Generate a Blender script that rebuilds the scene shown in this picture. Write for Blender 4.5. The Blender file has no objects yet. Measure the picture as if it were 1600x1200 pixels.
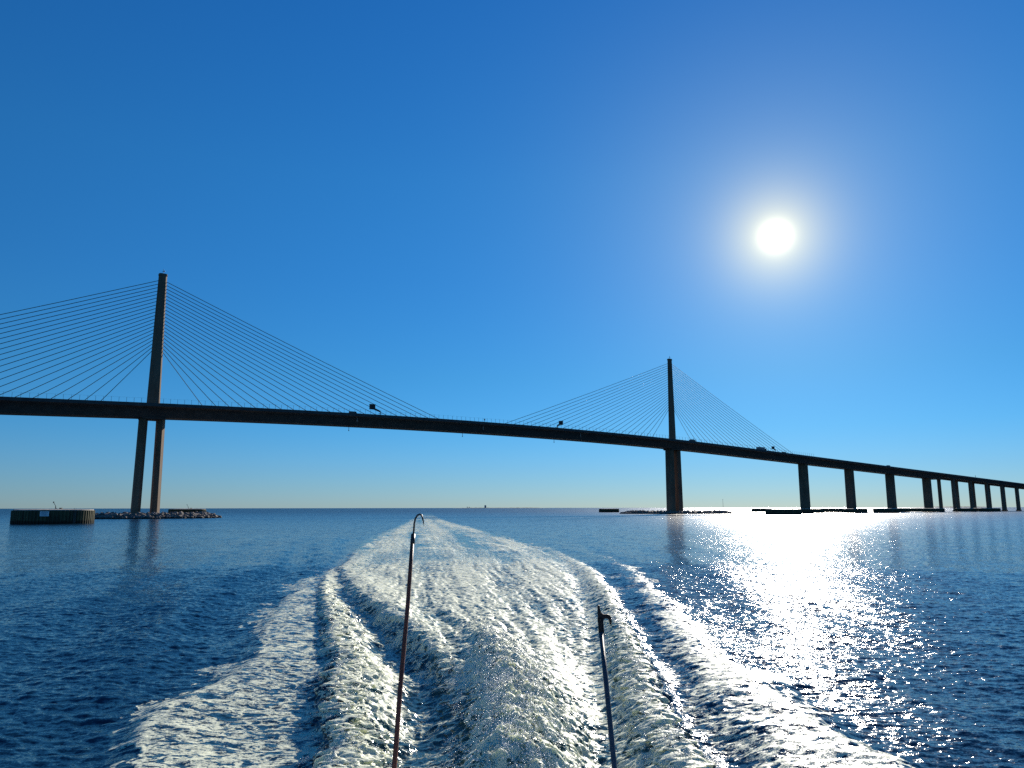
import bpy, bmesh, math, random
import numpy as np
from mathutils import Vector, Matrix
R = math.radians
sc = bpy.context.scene
C = sc.collection
random.seed(7)
rng = np.random.default_rng(11)

# ------------------------------------------------------------------ camera
CAM_H = 4.4
cam_d = bpy.data.cameras.new('camera')
cam = bpy.data.objects.new('camera', cam_d); C.objects.link(cam)
cam_d.sensor_width = 36.0
cam_d.lens = 36.0 * 1180 / 1600
cam_d.clip_start = 0.05
cam_d.clip_end = 90000
PITCH = math.atan(193.5 / 1180)
cam.location = (0, 0, CAM_H)
cam.rotation_euler = (R(90) + PITCH, R(0.08), 0)
sc.camera = cam

# ------------------------------------------------------------------ sky and sun
SUN_AZ, SUN_EL = R(20.1), R(19.2)
SUN = Vector((math.sin(SUN_AZ) * math.cos(SUN_EL), math.cos(SUN_AZ) * math.cos(SUN_EL), math.sin(SUN_EL)))
w = bpy.data.worlds.new('World'); sc.world = w; w.use_nodes = True
nt = w.node_tree; nt.nodes.clear()
def wn(t, **k):
    n = nt.nodes.new(t)
    for a, b in k.items(): setattr(n, a, b)
    return n
def wl(a, b): nt.links.new(a, b)
sky = wn('ShaderNodeTexSky', sky_type='NISHITA', sun_disc=False)
sky.sun_elevation = SUN_EL; sky.sun_rotation = SUN_AZ
sky.altitude = 0; sky.air_density = 1.0; sky.dust_density = 0.05; sky.ozone_density = 4.0
SKY_SAT, SKY_VAL = 1.12, 1.0
hs = wn('ShaderNodeHueSaturation'); hs.inputs['Saturation'].default_value = SKY_SAT; hs.inputs['Value'].default_value = SKY_VAL
mul = wn('ShaderNodeMix', data_type='RGBA', blend_type='MULTIPLY'); mul.inputs[0].default_value = 1
# clear winter air: the tint goes with height above the horizon only, the same all round
sepz = wn('ShaderNodeSeparateXYZ'); ramp = wn('ShaderNodeValToRGB'); er = ramp.color_ramp
SKY_GRADE = [(0.0, (.51, .79, 1.33)), (.05, (.42, .80, 1.32)), (.10, (.34, .86, 1.33)), (.17, (.33, .92, 1.29)), (.29, (.34, 1.02, 1.42)), (.41, (.37, 1.16, 1.55)), (.60, (.33, 1.18, 1.72)), (1.0, (.33, 1.18, 1.72))]
while len(er.elements) < len(SKY_GRADE): er.elements.new(0.5)
for e_, (p_, c_) in zip(er.elements, SKY_GRADE): e_.position = p_; e_.color = (*c_, 1)
wl(ramp.outputs[0], mul.inputs[7])
wl(sky.outputs[0], hs.inputs['Color']); wl(hs.outputs[0], mul.inputs[6])
bg = wn('ShaderNodeBackground'); bg.inputs['Strength'].default_value = 0.05
# the sun's disc and the bright air round it, seen from anywhere in its own direction
tc = wn('ShaderNodeTexCoord')
dot = wn('ShaderNodeVectorMath', operation='DOT_PRODUCT'); dot.inputs[1].default_value = SUN
nrm = wn('ShaderNodeVectorMath', operation='NORMALIZE')
wl(nrm.outputs[0], sepz.inputs[0]); wl(sepz.outputs['Z'], ramp.inputs[0])
wl(tc.outputs['Generated'], nrm.inputs[0]); wl(nrm.outputs[0], dot.inputs[0])
ac = wn('ShaderNodeMath', operation='ARCCOSINE'); wl(dot.outputs['Value'], ac.inputs[0])
def glow(width, power, col):
    d = wn('ShaderNodeMath', operation='DIVIDE'); wl(ac.outputs[0], d.inputs[0]); d.inputs[1].default_value = R(width)
    p = wn('ShaderNodeMath', operation='POWER'); wl(d.outputs[0], p.inputs[0]); p.inputs[1].default_value = power
    m = wn('ShaderNodeMath', operation='MULTIPLY'); wl(p.outputs[0], m.inputs[0]); m.inputs[1].default_value = -1
    e = wn('ShaderNodeMath', operation='EXPONENT'); wl(m.outputs[0], e.inputs[0])
    v = wn('ShaderNodeVectorMath', operation='SCALE'); v.inputs[0].default_value = col; wl(e.outputs[0], v.inputs['Scale'])
    return v.outputs[0]
acc = None
for g in (glow(0.32, 1.0, (9, 8.6, 7.2)), glow(2.5, 1.35, (0.80, 0.60, 0.06)), glow(7.5, 1.2, (0.24, 0.19, 0.06))):
    if acc is None: acc = g
    else:
        a = wn('ShaderNodeVectorMath', operation='ADD'); wl(acc, a.inputs[0]); wl(g, a.inputs[1]); acc = a.outputs[0]
bg2 = wn('ShaderNodeBackground'); wl(acc, bg2.inputs['Color']); bg2.inputs['Strength'].default_value = 0.71
add = wn('ShaderNodeAddShader'); wl(mul.outputs[2], bg.inputs['Color'])
wl(bg.outputs[0], add.inputs[0]); wl(bg2.outputs[0], add.inputs[1])
wo = wn('ShaderNodeOutputWorld'); wl(add.outputs[0], wo.inputs['Surface'])

sl = bpy.data.lights.new('sun', 'SUN'); sl.energy = 5.0; sl.angle = R(0.53); sl.color = (1.0, 0.93, 0.82)
so = bpy.data.objects.new('sun', sl); C.objects.link(so)
so.rotation_euler = (-SUN).to_track_quat('-Z', 'Y').to_euler()
so.location = SUN * 300

sc.view_settings.view_transform = 'Standard'; sc.view_settings.look = 'None'
sc.view_settings.exposure = 0.49; sc.view_settings.gamma = 1.0
sc.view_settings.use_curve_mapping = False
sc.cycles.use_denoising = False
sc.cycles.max_bounces = 5
sc.cycles.sample_clamp_direct = 0.0

# ------------------------------------------------------------------ helpers
def tag(o, label=None, cat=None, group=None, kind=None):
    if label: o['label'] = label
    if cat: o['category'] = cat
    if group: o['group'] = group
    if kind: o['kind'] = kind
    return o
def empty(name, loc=(0, 0, 0), rz=0):
    o = bpy.data.objects.new(name, None); C.objects.link(o)
    o.location = loc; o.rotation_euler = (0, 0, rz); o.empty_display_size = 0.5
    return o
def obj(name, bm, m, parent=None, smooth=False):
    me = bpy.data.meshes.new(name)
    bmesh.ops.recalc_face_normals(bm, faces=bm.faces[:])
    bm.to_mesh(me); bm.free()
    if smooth:
        for p in me.polygons: p.use_smooth = True
    o = bpy.data.objects.new(name, me); C.objects.link(o)
    me.materials.append(m)
    if parent: o.parent = parent
    return o
def prism(bm, loops, cap=True):
    """loops: list of rings of the same length, skinned one to the next"""
    vs = [[bm.verts.new(p) for p in l] for l in loops]
    n = len(loops[0])
    for a, b in zip(vs[:-1], vs[1:]):
        for i in range(n):
            bm.faces.new((a[i], a[(i + 1) % n], b[(i + 1) % n], b[i]))
    if cap:
        bm.faces.new(vs[0][::-1]); bm.faces.new(vs[-1])
    return vs
def box(bm, x0, x1, y0, y1, z0, z1):
    r = lambda z: [(x0, y0, z), (x1, y0, z), (x1, y1, z), (x0, y1, z)]
    prism(bm, [r(z0), r(z1)])
def cyl(bm, a, b, r0, r1=None, n=8):
    a, b = Vector(a), Vector(b); r1 = r0 if r1 is None else r1
    q = (b - a).to_track_quat('Z', 'Y')
    ring = lambda c, r: [c + q @ Vector((r * math.cos(2 * math.pi * i / n), r * math.sin(2 * math.pi * i / n), 0)) for i in range(n)]
    prism(bm, [ring(a, r0), ring(b, r1)])
def tube(bm, pts, radii, n=10):
    pts = [Vector(p) for p in pts]; loops = []
    side = None
    for i, p in enumerate(pts):
        t = (pts[min(i + 1, len(pts) - 1)] - pts[max(i - 1, 0)]).normalized()
        if side is None: side = t.orthogonal().normalized()
        side = (side - t * side.dot(t)).normalized(); up = t.cross(side)
        r = radii[i] if hasattr(radii, '__len__') else radii
        loops.append([p + side * r * math.cos(2 * math.pi * k / n) + up * r * math.sin(2 * math.pi * k / n) for k in range(n)])
    prism(bm, loops)

# ------------------------------------------------------------------ materials
def mat(name):
    m = bpy.data.materials.new(name); m.use_nodes = True
    t = m.node_tree; b = t.nodes['Principled BSDF']
    return m, t, b
def noisy(name, c1, c2, scale=1.0, rough=0.8, bump=0.0, metal=0.0, detail=6, stretch=(1, 1, 1), spec=0.3, tide=0):
    m, t, b = mat(name)
    g = t.nodes.new('ShaderNodeTexCoord'); mp = t.nodes.new('ShaderNodeMapping'); mp.inputs['Scale'].default_value = stretch
    n = t.nodes.new('ShaderNodeTexNoise'); n.inputs['Scale'].default_value = scale; n.inputs['Detail'].default_value = detail
    n.inputs['Roughness'].default_value = 0.65
    r = t.nodes.new('ShaderNodeValToRGB')
    r.color_ramp.elements[0].position = 0.32; r.color_ramp.elements[1].position = 0.68
    r.color_ramp.elements[0].color = (*c1, 1); r.color_ramp.elements[1].color = (*c2, 1)
    t.links.new(g.outputs['Object'], mp.inputs[0]); t.links.new(mp.outputs[0], n.inputs['Vector'])
    t.links.new(n.outputs['Fac'], r.inputs[0]); t.links.new(r.outputs[0], b.inputs['Base Color'])
    if tide:      # weed and wet growth up to the tide line
        gp = t.nodes.new('ShaderNodeNewGeometry'); sx = t.nodes.new('ShaderNodeSeparateXYZ'); t.links.new(gp.outputs['Position'], sx.inputs[0])
        ad = t.nodes.new('ShaderNodeMath'); ad.operation = 'MULTIPLY_ADD'; t.links.new(n.outputs['Fac'], ad.inputs[0]); ad.inputs[1].default_value = -1.6; t.links.new(sx.outputs['Z'], ad.inputs[2])
        mr = t.nodes.new('ShaderNodeMapRange'); t.links.new(ad.outputs[0], mr.inputs[0]); mr.inputs[1].default_value = tide - 1.15; mr.inputs[2].default_value = tide - 0.75
        mx = t.nodes.new('ShaderNodeMix'); mx.data_type = 'RGBA'; t.links.new(mr.outputs[0], mx.inputs[0]); mx.inputs[6].default_value = (0.018, 0.020, 0.013, 1)
        t.links.new(r.outputs[0], mx.inputs[7]); t.links.new(mx.outputs[2], b.inputs['Base Color'])
    b.inputs['Roughness'].default_value = rough; b.inputs['Metallic'].default_value = metal
    b.inputs['Specular IOR Level'].default_value = spec
    if bump:
        bp = t.nodes.new('ShaderNodeBump'); bp.inputs['Strength'].default_value = bump; bp.inputs['Distance'].default_value = 0.05
        t.links.new(n.outputs['Fac'], bp.inputs['Height']); t.links.new(bp.outputs[0], b.inputs['Normal'])
    return m
M = {}
M['concrete'] = noisy('concrete', (0.12, 0.080, 0.053), (0.21, 0.146, 0.098), 0.35, 0.85, 0.2, stretch=(1, 1, 0.25), tide=1.3)
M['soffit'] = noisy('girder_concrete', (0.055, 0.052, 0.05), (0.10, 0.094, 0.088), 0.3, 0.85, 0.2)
M['asphalt'] = noisy('asphalt', (0.04, 0.04, 0.042), (0.07, 0.07, 0.07), 3, 0.9)
M['cable'] = noisy('cable_sheath', (0.10, 0.085, 0.03), (0.16, 0.13, 0.05), 0.4, 0.6)
M['steel'] = noisy('grey_steel', (0.10, 0.11, 0.12), (0.17, 0.18, 0.19), 3, 0.5, metal=0.3)
M['dark_steel'] = noisy('dark_steel', (0.02, 0.022, 0.026), (0.04, 0.042, 0.046), 3, 0.55)
M['pile'] = noisy('sheet_pile', (0.03, 0.03, 0.02), (0.12, 0.115, 0.055), 0.8, 0.8, 0.2, stretch=(1, 1, 0.3), tide=1.0)
M['cap'] = noisy('dolphin_cap', (0.34, 0.31, 0.27), (0.50, 0.46, 0.40), 0.8, 0.9, 0.2)
M['rock'] = noisy('rip_rap', (0.08, 0.07, 0.065), (0.30, 0.26, 0.23), 0.35, 0.9, 0.4, tide=0.7)
M['white'] = noisy('white_paint', (0.70, 0.71, 0.72), (0.80, 0.80, 0.80), 5, 0.5)
M['sign_print'] = noisy('sign_print', (0.22, 0.30, 0.38), (0.30, 0.38, 0.45), 5, 0.6)
M['pale'] = noisy('pale_pipe', (0.5, 0.42, 0.36), (0.6, 0.5, 0.44), 2, 0.6)
M['car_blue'] = noisy('blue_car_paint', (0.03, 0.05, 0.09), (0.04, 0.06, 0.11), 2, 0.3, spec=0.5)
M['car_red'] = noisy('dark_red_car_paint', (0.09, 0.02, 0.02), (0.12, 0.03, 0.025), 2, 0.3, spec=0.5)
M['truck_grey'] = noisy('grey_truck_paint', (0.16, 0.17, 0.18), (0.22, 0.23, 0.24), 2, 0.45)
M['glass'] = noisy('dark_glass', (0.01, 0.012, 0.015), (0.02, 0.022, 0.026), 2, 0.1, spec=0.6)
M['tyre'] = noisy('tyre_rubber', (0.015, 0.015, 0.015), (0.03, 0.03, 0.03), 6, 0.9)
M['land'] = noisy('far_shore', (0.05, 0.07, 0.05), (0.09, 0.10, 0.08), 0.01, 0.9)
M['tower'] = noisy('far_tower', (0.30, 0.30, 0.30), (0.40, 0.40, 0.38), 0.1, 0.8)
M['gaff'] = noisy('worn_red_pole', (0.035, 0.016, 0.012), (0.34, 0.085, 0.035), 4, 0.55, 0.3, stretch=(1, 1, 0.25), spec=0.4)
M['hook'] = noisy('hook_steel', (0.03, 0.03, 0.03), (0.07, 0.065, 0.06), 14, 0.45, metal=0.5)
M['pole'] = noisy('dull_aluminium', (0.055, 0.058, 0.068), (0.10, 0.105, 0.12), 12, 0.5, 0.1, metal=0.2, stretch=(1, 1, 0.15))
M['plastic'] = noisy('black_plastic', (0.006, 0.006, 0.007), (0.013, 0.013, 0.014), 20, 0.6)
M['hull'] = noisy('white_gelcoat', (0.66, 0.67, 0.68), (0.74, 0.75, 0.75), 1.5, 0.3, spec=0.5)

# ------------------------------------------------------------------ water
def noise_tile(N, beta, lo, hi, seed):
    """periodic noise with power-law spectrum between lo and hi cycles per tile, unit variance"""
    r = np.random.default_rng(seed)
    k = np.fft.fftfreq(N) * N
    kx, ky = np.meshgrid(k, k, indexing='ij'); kk = np.hypot(kx, ky); kk[0, 0] = 1
    a = kk ** (-beta) * (kk >= lo) * (kk <= hi)
    z = np.fft.ifft2(a * (r.normal(size=(N, N)) + 1j * r.normal(size=(N, N)))).real
    return (z / z.std()).astype(np.float32)
def sample(t, u, v):
    N = t.shape[0]
    u = np.mod(u, 1.0) * N; v = np.mod(v, 1.0) * N
    i = u.astype(np.int32); j = v.astype(np.int32); fu = (u - i).astype(np.float32); fv = (v - j).astype(np.float32)
    i %= N; j %= N; i1 = (i + 1) % N; j1 = (j + 1) % N
    return (t[i, j] * (1 - fu) + t[i1, j] * fu) * (1 - fv) + (t[i, j1] * (1 - fu) + t[i1, j1] * fu) * fv
def sea_tile(N, L, peak, spread, theta, seed):
    """directional wind sea: returns height and the two choppy offsets, unit rms height"""
    r = np.random.default_rng(seed)
    k = np.fft.fftfreq(N, L / N) * 2 * np.pi
    kx, ky = np.meshgrid(k, k, indexing='ij'); kk = np.hypot(kx, ky); kk[0, 0] = 1e9
    kp = 2 * np.pi / peak
    S = kk ** -4.0 * np.exp(-1.25 * (kp / kk) ** 2)
    ang = np.arctan2(ky, kx) - theta
    S *= np.abs(np.cos(ang)) ** spread + 0.06
    S *= np.exp(-(kk / (2 * np.pi / 0.16)) ** 2)
    a = np.sqrt(S) * (r.normal(size=(N, N)) + 1j * r.normal(size=(N, N)))
    z = np.fft.ifft2(a).real
    dx = np.fft.ifft2(1j * kx / kk * a).real; dy = np.fft.ifft2(1j * ky / kk * a).real
    s = z.std()
    return [(q / s).astype(np.float32) for q in (z, dx, dy)]

def crv(pts):
    p = np.array(pts); return lambda y: np.interp(y, p[:, 0], p[:, 1])
out_l = crv([(5, -6.2), (13.8, -6.9), (15, -7.35), (16.3, -7.8), (17.6, -7.9), (19.7, -7.45), (22.4, -7.6), (28.6, -9.3), (37, -11.0), (47.3, -13.05), (56, -12.6), (62, -13.3), (95, -18.9), (147, -24.2), (249, -34), (480, -60), (900, -105)])
rid_l = crv([(5, -2.1), (13.8, -2.91), (18, -4.0), (22.4, -4.9), (29.3, -6.7), (39.8, -9.5), (53, -12.6), (62, -13.1), (95, -18.7), (147, -24), (249, -33.8), (480, -60), (900, -105)])
rid_2 = crv([(5, -0.4), (13.8, -0.75), (18, -1.0), (22.4, -2.0), (28.6, -3.75), (33.7, -5.8), (43, -8.7), (56, -12.2), (62, -13.0), (95, -18.5), (147, -23.8), (249, -33.6), (480, -59.5), (900, -104.5)])
wash_r = crv([(5, 0.8), (13.8, 1.2), (26.5, 2.27), (32.7, 2.8), (50.8, 3.9), (62, 4.0), (87, 3.6), (147, -4.9), (249, -20.7), (480, -49), (900, -96)])
rid_r = crv([(5, 2.6), (13.8, 2.85), (18, 3.05), (26.5, 3.8), (39.8, 4.75), (56, 5.6), (66, 5.2), (87, 3.9), (147, -4.7), (249, -20.5), (480, -48.8), (900, -95.8)])
orr_i = crv([(5, 4.3), (13.8, 4.2), (15.7, 4.15), (20.7, 4.4), (37, 6.4), (53, 8.2), (66, 8.4), (87, 6.5)])
orr_o = crv([(5, 6.6), (13.8, 6.6), (17, 6.5), (22.4, 6.1), (39.8, 7.6), (56, 8.9), (66, 8.6), (87, 6.6)])
def ss(a, b, x):
    t = np.clip((x - a) / (b - a), 0, 1); return t * t * (3 - 2 * t)
def ga(x, s): return np.exp(-(x / s) ** 2)
def band(x, a, b, sa, sb): return ss(a - sa, a + sa, x) * (1 - ss(b - sb, b + sb, x))

def build_water():
    NA, half = 1240, R(41)
    th = np.concatenate([np.linspace(-half, half, NA), np.linspace(half, 2 * math.pi - half, 95)[1:-1]])
    r1 = np.exp(np.linspace(math.log(11.6), math.log(62), 600))
    r2 = np.exp(np.linspace(math.log(62), math.log(320), 150))[1:]
    r3 = np.exp(np.linspace(math.log(320), math.log(60000), 90))[1:]
    rr = np.concatenate([[0.8, 3, 6, 8.5, 10.5], r1, r2, r3])
    A, Rr = np.meshgrid(th, rr)                       # rows = rings
    X = (np.sin(A) * Rr).astype(np.float64); Y = (np.cos(A) * Rr).astype(np.float64)
    nr, na = X.shape
    x, y = X.ravel(), Y.ravel(); r = Rr.ravel()
    front = (np.cos(A).ravel() > 0.5) & (r > 9) & (r < 950)
    near = front & (r < 330)
    Z = np.zeros_like(x); DX = np.zeros_like(x); DY = np.zeros_like(x)
    F = np.zeros_like(x); AE = np.zeros_like(x); CALM = np.zeros_like(x)
    xi, yi, ri = x[near], y[near], r[near]
    # wind sea
    t1 = sea_tile(1024, 40.0, 0.85, 4.0, R(82), 3)
    t2 = sea_tile(512, 67.0, 6.5, 3.0, R(60), 5)
    fade = 1 - ss(110, 320, ri)
    fade2 = 1 - 0.55 * ss(25, 80, ri)
    c, s = math.cos(0.35), math.sin(0.35)
    a1, b1 = xi / 40.0, yi / 40.0
    a2, b2 = (xi * c - yi * s) / 67.0 + .3, (xi * s + yi * c) / 67.0 + .1
    gust = 0.9 + 0.2 * sample(noise_tile(256, 1.4, 1, 20, 9), xi / 140, yi / 210)
    h1 = 0.0165 * np.clip(gust, 0.3, 1.7)
    zz = sample(t1[0], a1, b1) * h1 + sample(t2[0], a2, b2) * 0.024
    dx = -sample(t1[1], a1, b1) * h1 * 0.9; dy = -sample(t1[2], a1, b1) * h1 * 0.9
    # foam and wake
    nt_ = noise_tile(512, 1.3, 3, 120, 21)
    nb_ = noise_tile(512, 1.7, 8, 120, 22)
    e1 = sample(nt_, xi / 30, yi / 30); e2 = sample(nt_, xi / 17 + .4, yi / 23 + .2); e3 = sample(nb_, xi / 9, yi / 9)
    k = ss(8, 45, yi)
    wob = (0.5 + 0.5 * k)
    xc = 0.5 * (rid_2(yi) + wash_r(yi)); wid = np.maximum(wash_r(yi) - rid_2(yi), 1.0)
    ts_ = noise_tile(256, 1.1, 2, 40, 31)
    stk = 0.75 * sample(ts_, (xi - xc) / wid * 0.35 + 0.004 * e1, yi / 420) + 0.6 * sample(ts_, (xi - xc) / 11.0 + .3 + 0.008 * e2, yi / 260 + .2)
    L0 = out_l(yi) + 0.55 * e1 * wob + 0.25 * e2; L1 = rid_l(yi) + 0.20 * e1 + 0.07 * e2; L2 = rid_2(yi) + 0.22 * e2 * (0.6 + k)
    W1 = wash_r(yi) + 0.25 * e1; R2 = rid_r(yi) + 0.13 * e2; O1 = orr_i(yi) + 0.3 * e1; O2 = orr_o(yi) + 0.35 * e2
    G0, G1, G2, GW, GR, GO = out_l(yi), rid_l(yi) + 0.06 * e1, rid_2(yi) + 0.12 * e1, wash_r(yi), rid_r(yi) + 0.06 * e1, orr_o(yi) + 0.14 * e1
    nearw = 1 - ss(42, 100, yi)
    amp = np.interp(yi, [10, 16, 30, 45, 58, 90, 200], [1.0, 1.0, 0.8, 0.55, 0.25, 0.08, 0])
    H = np.zeros_like(xi)
    sk = lambda d, sl, sr: np.where(d < 0, ga(d, sl), ga(d, sr))     # uneven crest
    H += 0.42 * amp * sk(xi - G1, 0.34, 0.95)
    H += 0.46 * amp * ss(18, 26, yi) * sk(xi - G2, 0.55, 1.5)
    H -= 0.34 * amp * ga(xi - (G2 - 1.0), 0.75) * ss(12, 17, yi)
    # the boil behind the propellers
    bx = np.interp(yi, [8, 14, 18, 24, 30], [0.0, -0.05, 0.0, -0.6, -1.5])
    by = ss(11.7, 12.6, ri) * np.interp(yi, [8, 12, 15, 19, 24, 29, 34], [0.5, 0.62, 0.72, 0.74, 0.5, 0.22, 0.0])
    H += by * sk(xi - bx, 0.72, 1.25)
    H -= 0.25 * amp * ga(xi - (GW + 0.45), 0.6)
    H += 0.40 * amp * sk(xi - GR, 0.8, 0.42)
    H -= 0.16 * amp * ga(xi - (GR + 1.0), 0.55)
    H += 0.20 * amp * sk(xi - (GO - 0.45), 1.5, 0.55)
    H += 0.22 * amp * sk(xi - (G0 + 0.5), 0.5, 1.7)
    # waves spreading off on both sides
    for sgn, edge in ((-1, out_l(yi)), (1, orr_o(yi))):
        d = sgn * (xi - edge)
        on = ss(0.2, 2.5, d) * np.exp(-np.clip(d, 0, None) / 9.0) * ss(12, 30, yi) * (1 - ss(90, 160, yi))
        H += (0.19 if sgn < 0 else 0.07) * on * np.sin(d * 1.15 - 0.10 * yi + 0.25 * e1)
    H += 0.055 * band(xi, G2 + 0.3, GW, 0.5, 0.5) * np.clip(stk, -2, 2) * ss(16, 28, yi) * (1 - ss(90, 200, yi))
    inside = band(xi, rid_l(yi), rid_r(yi), 0.5, 0.5)
    # foam density
    f = np.zeros_like(xi)
    dl = xi - L0
    sheet = ss(-0.02, 0.10, dl) * (1 - ss(-0.75, -0.2, xi - L1)) * nearw
    f = np.maximum(f, sheet * (0.42 + 0.32 * np.exp(-np.clip(dl, 0, None) / 0.35) + 0.07 * e1 + 0.05 * e2))
    f = np.maximum(f, nearw * 1.0 * sk(xi - (L1 + 0.1), 0.33, 0.5))
    f = np.maximum(f, nearw * band(xi, L1, L2 - 1.35, 0.2, 0.5) * (0.66 + 0.10 * e1))
    f = np.maximum(f, nearw * band(xi, L2 - 1.6, L2 - 0.2, 0.3, 0.2) * (0.22 + 0.12 * e2))
    f = np.maximum(f, nearw * ga(xi - (L2 + 0.05), 0.4) * ss(17, 25, yi))
    wash = band(xi, L2, W1, 0.25, 0.6)
    f = np.maximum(f, nearw * wash * (np.interp(yi, [10, 25, 60, 100], [0.90, 0.74, 0.57, 0.50]) + 0.05 * e1 + 0.04 * e2 + np.interp(yi, [15, 35], [0.06, 0.15]) * stk))
    f = np.maximum(f, np.clip(by * 1.6, 0, 1) * sk(xi - bx, 0.85, 1.3))
    f = np.maximum(f, nearw * band(xi, W1 - 0.2, R2, 0.4, 0.2) * (0.48 + 0.14 * e2))
    f = np.maximum(f, nearw * 0.95 * sk(xi - R2, 0.85, 0.33))
    f = np.maximum(f, nearw * band(xi, R2, O1, 0.2, 0.4) * (0.08 + 0.06 * e1))
    f = np.maximum(f, nearw * band(xi, O1, O2, 0.35, 0.10) * (0.55 + 0.10 * e1))
    # the older wake farther off
    tl, tr = rid_2(yi), rid_r(yi)
    tt = (xi - tl) / np.maximum(tr - tl, 1.0) + 0.03 * e1
    old = ss(0.0, 0.05, tt) * (1 - ss(0.95, 1.0, tt)) * (1 - nearw)
    prof = 0.40 + 0.30 * ga(tt - 0.47, 0.11) + 0.16 * ga(tt - 0.12, 0.10) + 0.28 * ga(tt - 0.84, 0.13) - 0.14 * ga(tt - 0.30, 0.06) - 0.12 * ga(tt - 0.66, 0.06)
    f = np.maximum(f, old * (prof + 0.05 * e1 + 0.05 * e3 + 0.13 * stk) * np.interp(yi, [50, 120, 260, 330], [1.05, 0.90, 0.74, 0.66]))
    f = np.clip(f, 0, 1)
    ae = np.clip(np.maximum(inside * (1 - 0.75 * nearw * ga(xi - (L2 - 0.9), 0.7)) * (1 - 0.5 * nearw * ga(xi - (W1 + 0.5), 0.5)), old) * 0.9 + 0.15 * sheet, 0, 1)
    # lumpy foam: billows of froth where it is thick, ripples elsewhere in the wake
    q1 = sample(nb_, xi / 16, yi / 16); q2 = sample(nb_, xi / 5.3 + .5, yi / 5.3)
    q3 = sample(noise_tile(512, 1.2, 12, 120, 23), xi / 9.0, yi / 9.0)
    thick = np.clip((f - 0.55) / 0.45, 0, 1) * (0.45 + 0.55 * amp) * (1 - ss(60, 140, yi))
    crest = nearw * amp * np.maximum.reduce([sk(xi - L1, .5, .8), sk(xi - R2, .8, .5), by * sk(xi - bx, .9, 1.4), 0.7 * ga(xi - L2, .6)])
    bil = (1 - np.abs(q1) * 0.9) * 0.5 + (1 - np.abs(q2) * 0.9) * 0.35 + 0.25 * q3
    H += thick * (0.006 + 0.034 * crest) * bil * 1.4 + thick * 0.004 * q3
    H += inside * nearw * 0.020 * (q1 * 0.7 + q2 * 0.5) * (0.4 + 0.6 * amp)
    H += by * sk(xi - bx, .8, 1.2) * (0.06 * q1 + 0.075 * (1 - 2.0 * np.abs(q2) * 0.6) + 0.03 * q3)
    damp = 1 - 0.45 * np.clip(inside + sheet, 0, 1)
    # a flat trail is left of the wake's outer edge
    nb = ss(11.7, 12.6, ri)
    Z[near] = (zz * damp * fade * fade2 + H * fade) * nb
    DX[near] = nb * dx * damp * fade * fade2 + nb * 0.10 * crest * q2 * (yi < 45); DY[near] = nb * dy * damp * fade * fade2
    F[near] = f; AE[near] = ae
    # the far end of the wake, flat
    far = front & ~near
    xf, yf = x[far], y[far]
    tl, tr = rid_2(yf), rid_r(yf); tt = (xf - tl) / np.maximum(tr - tl, 1)
    of = ss(0, .08, tt) * (1 - ss(.92, 1, tt))
    F[far] = of * np.interp(yf, [320, 430, 700], [0.36, 0.18, 0.0]); AE[far] = of * np.interp(yf, [320, 700], [0.8, 0.0])
    CALM = np.interp(np.log(np.maximum(r, 1)), np.log([30, 60, 120, 300, 900]), [0, 0.03, 0.15, 0.5, 1.0])
    co = np.stack([x + DX, y + DY, Z], 1).astype(np.float32)
    i = np.arange(nr - 1)[:, None] * na; j = np.arange(na)[None, :]; j2 = (j + 1) % na
    q = np.stack([i + j, i + j2, i + na + j2, i + na + j], -1).reshape(-1, 4)
    q = q[:, ::-1]
    me = bpy.data.meshes.new('water')
    nv, nf = len(co), len(q)
    me.vertices.add(nv); me.vertices.foreach_set('co', co.ravel())
    me.loops.add(nf * 4); me.loops.foreach_set('vertex_index', q.ravel().astype(np.int32))
    me.polygons.add(nf); me.polygons.foreach_set('loop_start', np.arange(0, nf * 4, 4, dtype=np.int32))
    me.polygons.foreach_set('use_smooth', np.ones(nf, dtype=bool))
    me.update(calc_edges=True)
    for nm, v in (('foam', F), ('air', AE), ('open_water', CALM)):
        at = me.attributes.new(nm, 'FLOAT', 'POINT'); at.data.foreach_set('value', v.astype(np.float32))
    o = bpy.data.objects.new('water', me); C.objects.link(o)
    me.materials.append(water_material())
    tag(o, 'blue sea with wind ripples and a foaming boat wake', 'sea', kind='structure')
    # points on the crests for the spray
    sel = np.flatnonzero(crest * (yi < 34) > 0.35)
    return np.stack([xi, yi, Z[near]], 1)[sel], crest[sel], by[sel] * sk(xi - bx, .9, 1.4)[sel]

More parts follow.
